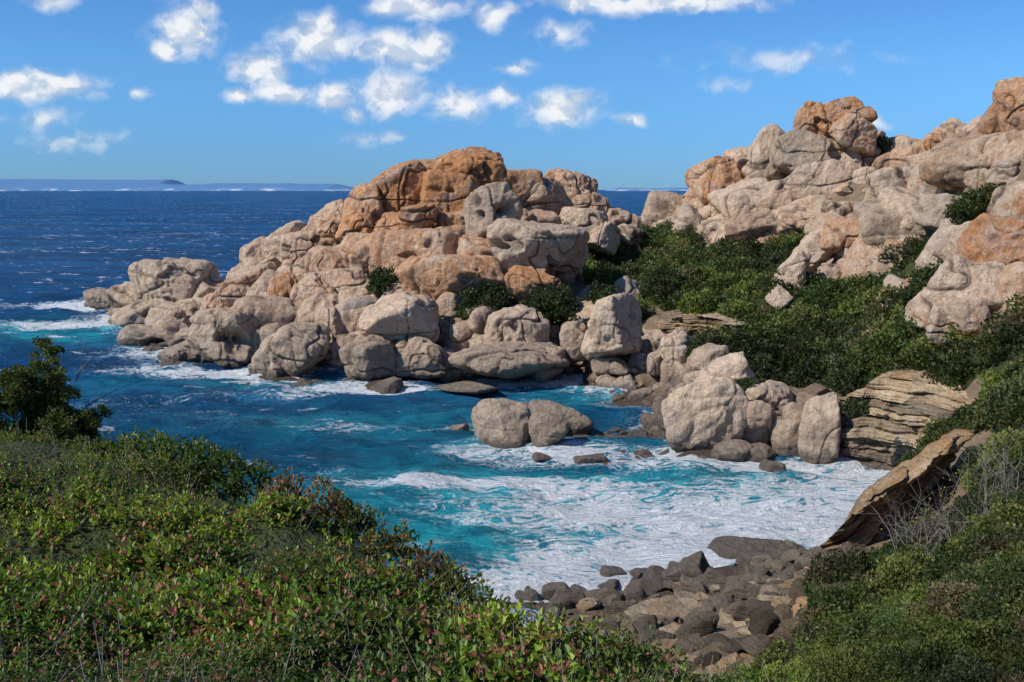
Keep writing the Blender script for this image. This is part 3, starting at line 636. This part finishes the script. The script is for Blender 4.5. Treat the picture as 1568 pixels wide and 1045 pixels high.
# ------------------------------------------------------------------ distant coast
m, t = newmat('distant_hills'); pos = t.n('ShaderNodeNewGeometry').outputs['Position']
s_ = t.n('ShaderNodeSeparateXYZ'); t.l(pos, s_.inputs[0])
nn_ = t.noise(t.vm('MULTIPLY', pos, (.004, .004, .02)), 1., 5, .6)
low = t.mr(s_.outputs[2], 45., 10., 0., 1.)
col = t.mix(t.math('MULTIPLY', t.mr(nn_, .5, .66), low), (.10, .21, .38), (.50, .54, .60))  # pale blue is aerial haze painted into the hill colour
finish(t, col, 1., None, spec=0.)
DH = m
def coast(name, b0, b1, d, hfun):
    us = np.linspace(b0, b1, 240); V = []
    for r in range(7):
        for i, b in enumerate(us):
            f = math.sin(math.pi*r/6)
            x_ = (b-784)/F*d; e_ = min(1, (i/12.), (239-i)/12.)
            V.append([x_, d+(r-3)*350, max(-2., -2+f*hfun(b, r)*e_)])
    V = np.array(V); idx = np.arange(7*240).reshape(7, 240)
    fc = np.stack([idx[:-1, :-1], idx[:-1, 1:], idx[1:, 1:], idx[1:, :-1]], -1).reshape(-1, 4)
    mkmesh(name, V, fc, 4, DH)
hf = lambda sc_, a, b_: (lambda b, r: a+b_*float(fbm(np.array([[b*sc_, r*.6, 0.]]), 4, 2)[0]))
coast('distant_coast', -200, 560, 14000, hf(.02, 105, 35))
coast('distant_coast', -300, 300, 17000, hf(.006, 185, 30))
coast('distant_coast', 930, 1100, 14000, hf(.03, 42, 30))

# ------------------------------------------------------------------ light
sun_dir = Vector((-.72, -.30, .72)).normalized()
sl_ = bpy.data.lights.new('sun', 'SUN'); sl_.energy = 5.0; sl_.angle = math.radians(.5); sl_.color = (1., .95, .87)
so = bpy.data.objects.new('sun', sl_); so.rotation_euler = sun_dir.to_track_quat('Z', 'Y').to_euler(); sc.collection.objects.link(so)
el = math.asin(sun_dir.z); az = math.atan2(sun_dir.x, sun_dir.y)

wd = bpy.data.worlds.new('World'); sc.world = wd; wd.use_nodes = True; t = NT(wd.node_tree)
sky = t.n('ShaderNodeTexSky', _sky_type='NISHITA'); sky.sun_disc = False; sky.sun_elevation = el; sky.sun_rotation = az
sky.air_density = 1.; sky.dust_density = .2; sky.ozone_density = 3.; sky.altitude = 500
tc = t.n('ShaderNodeTexCoord').outputs['Generated']
s_ = t.n('ShaderNodeSeparateXYZ'); t.l(tc, s_.inputs[0])
yy = t.math('MAXIMUM', s_.outputs[1], .02)
u = t.math('DIVIDE', s_.outputs[0], yy); v = t.math('DIVIDE', s_.outputs[2], yy)
cb = t.n('ShaderNodeCombineXYZ'); t.l(u, cb.inputs[0]); t.l(v, cb.inputs[1]); uv = cb.outputs[0]
wn = t.n('ShaderNodeTexNoise'); wn.inputs['Scale'].default_value = 24; wn.inputs['Detail'].default_value = 3; t.l(uv, wn.inputs['Vector'])
wuv = t.vm('ADD', uv, t.vm('MULTIPLY', t.vm('SUBTRACT', wn.outputs[1], (.5, .5, .5)), (.028, .020, 0)))
CL = [(285,48,52,40,1),(310,15,26,22,1),(255,75,30,18,.9),(487,60,66,38,1),(500,42,28,26,1),(615,78,76,28,1),(660,65,32,26,1),(590,65,30,24,.9),(395,108,50,32,.9),(365,148,28,14,1),(435,142,56,17,.9),(510,150,32,24,.95),(600,142,60,36,1),(700,158,52,28,.8),(765,150,30,15,.85),
      (860,165,60,30,1),(885,150,26,18,.9),(755,25,32,22,.9),(55,132,100,24,1),(30,128,38,22,1),(630,8,76,22,1),(1010,4,165,16,1),(900,0,60,16,1),(858,50,42,22,.65),(790,103,28,13,.8),(570,210,46,12,.55),(968,185,24,11,.7),(540,175,22,13,.85),(215,146,16,10,.6),(75,2,38,12,.8),
      (1210,92,130,18,.40),(1120,128,50,12,.36),(1345,186,24,13,.6),(60,180,60,16,.45),(110,215,70,18,.46)]
cur = None
for (b, e, rx, ry, o) in CL:
    p_ = S(b, e, 1.); c0 = (p_[0], p_[2]-H)
    dl = t.vm('LENGTH', t.vm('MULTIPLY', t.vm('SUBTRACT', wuv, (c0[0], c0[1], 0)), (F/(rx*1.3), F/(ry*1.3), 0)))
    k = t.math('MULTIPLY', t.math('SUBTRACT', 1., dl), o)
    cur = k if cur is None else t.math('MAXIMUM', cur, k)
fn = t.noise(t.vm('MULTIPLY', wuv, (1., 1.25, 1)), 36, 5, .52); fn2 = t.noise(t.vm('MULTIPLY', t.vm('ADD', wuv, (-.005, .011, 0)), (1., 1.25, 1)), 36, 3, .5)
den = t.math('ADD', cur, t.math('MULTIPLY', t.math('SUBTRACT', fn, .5), .95))
al = t.mr(den, -.02, .74)
lit = t.mr(t.math('SUBTRACT', fn, fn2), -.11, .09)
lit = t.math('ADD', t.math('MULTIPLY', lit, .7), t.math('MULTIPLY', t.mr(den, .2, .8), .3))
ccol = t.mix(lit, (3.9, 5.2, 7.2), (8.8, 9.1, 9.5))
tint = t.mix(t.mr(v, 0., .14), (.30, .63, 1.25), (.46, .87, 1.32))
skc = t.mix(1., sky.outputs[0], tint, 'MULTIPLY')
fin = t.mix(al, skc, ccol)
bg = t.n('ShaderNodeBackground'); bg.inputs[1].default_value = .1; t.l(fin, bg.inputs[0])
o = t.n('ShaderNodeOutputWorld'); t.l(bg.outputs[0], o.inputs[0])

# ------------------------------------------------------------------ camera
cam = bpy.data.cameras.new('camera'); cam.lens = 35; cam.sensor_width = 36; cam.clip_end = 90000; cam.clip_start = .1
co = bpy.data.objects.new('camera', cam); co.location = (0, 0, H); co.rotation_euler = (math.pi/2-PITCH, 0, 0); sc.collection.objects.link(co); sc.camera = co
sc.view_settings.view_transform = 'Standard'; sc.view_settings.look = 'None'; sc.view_settings.exposure = 0
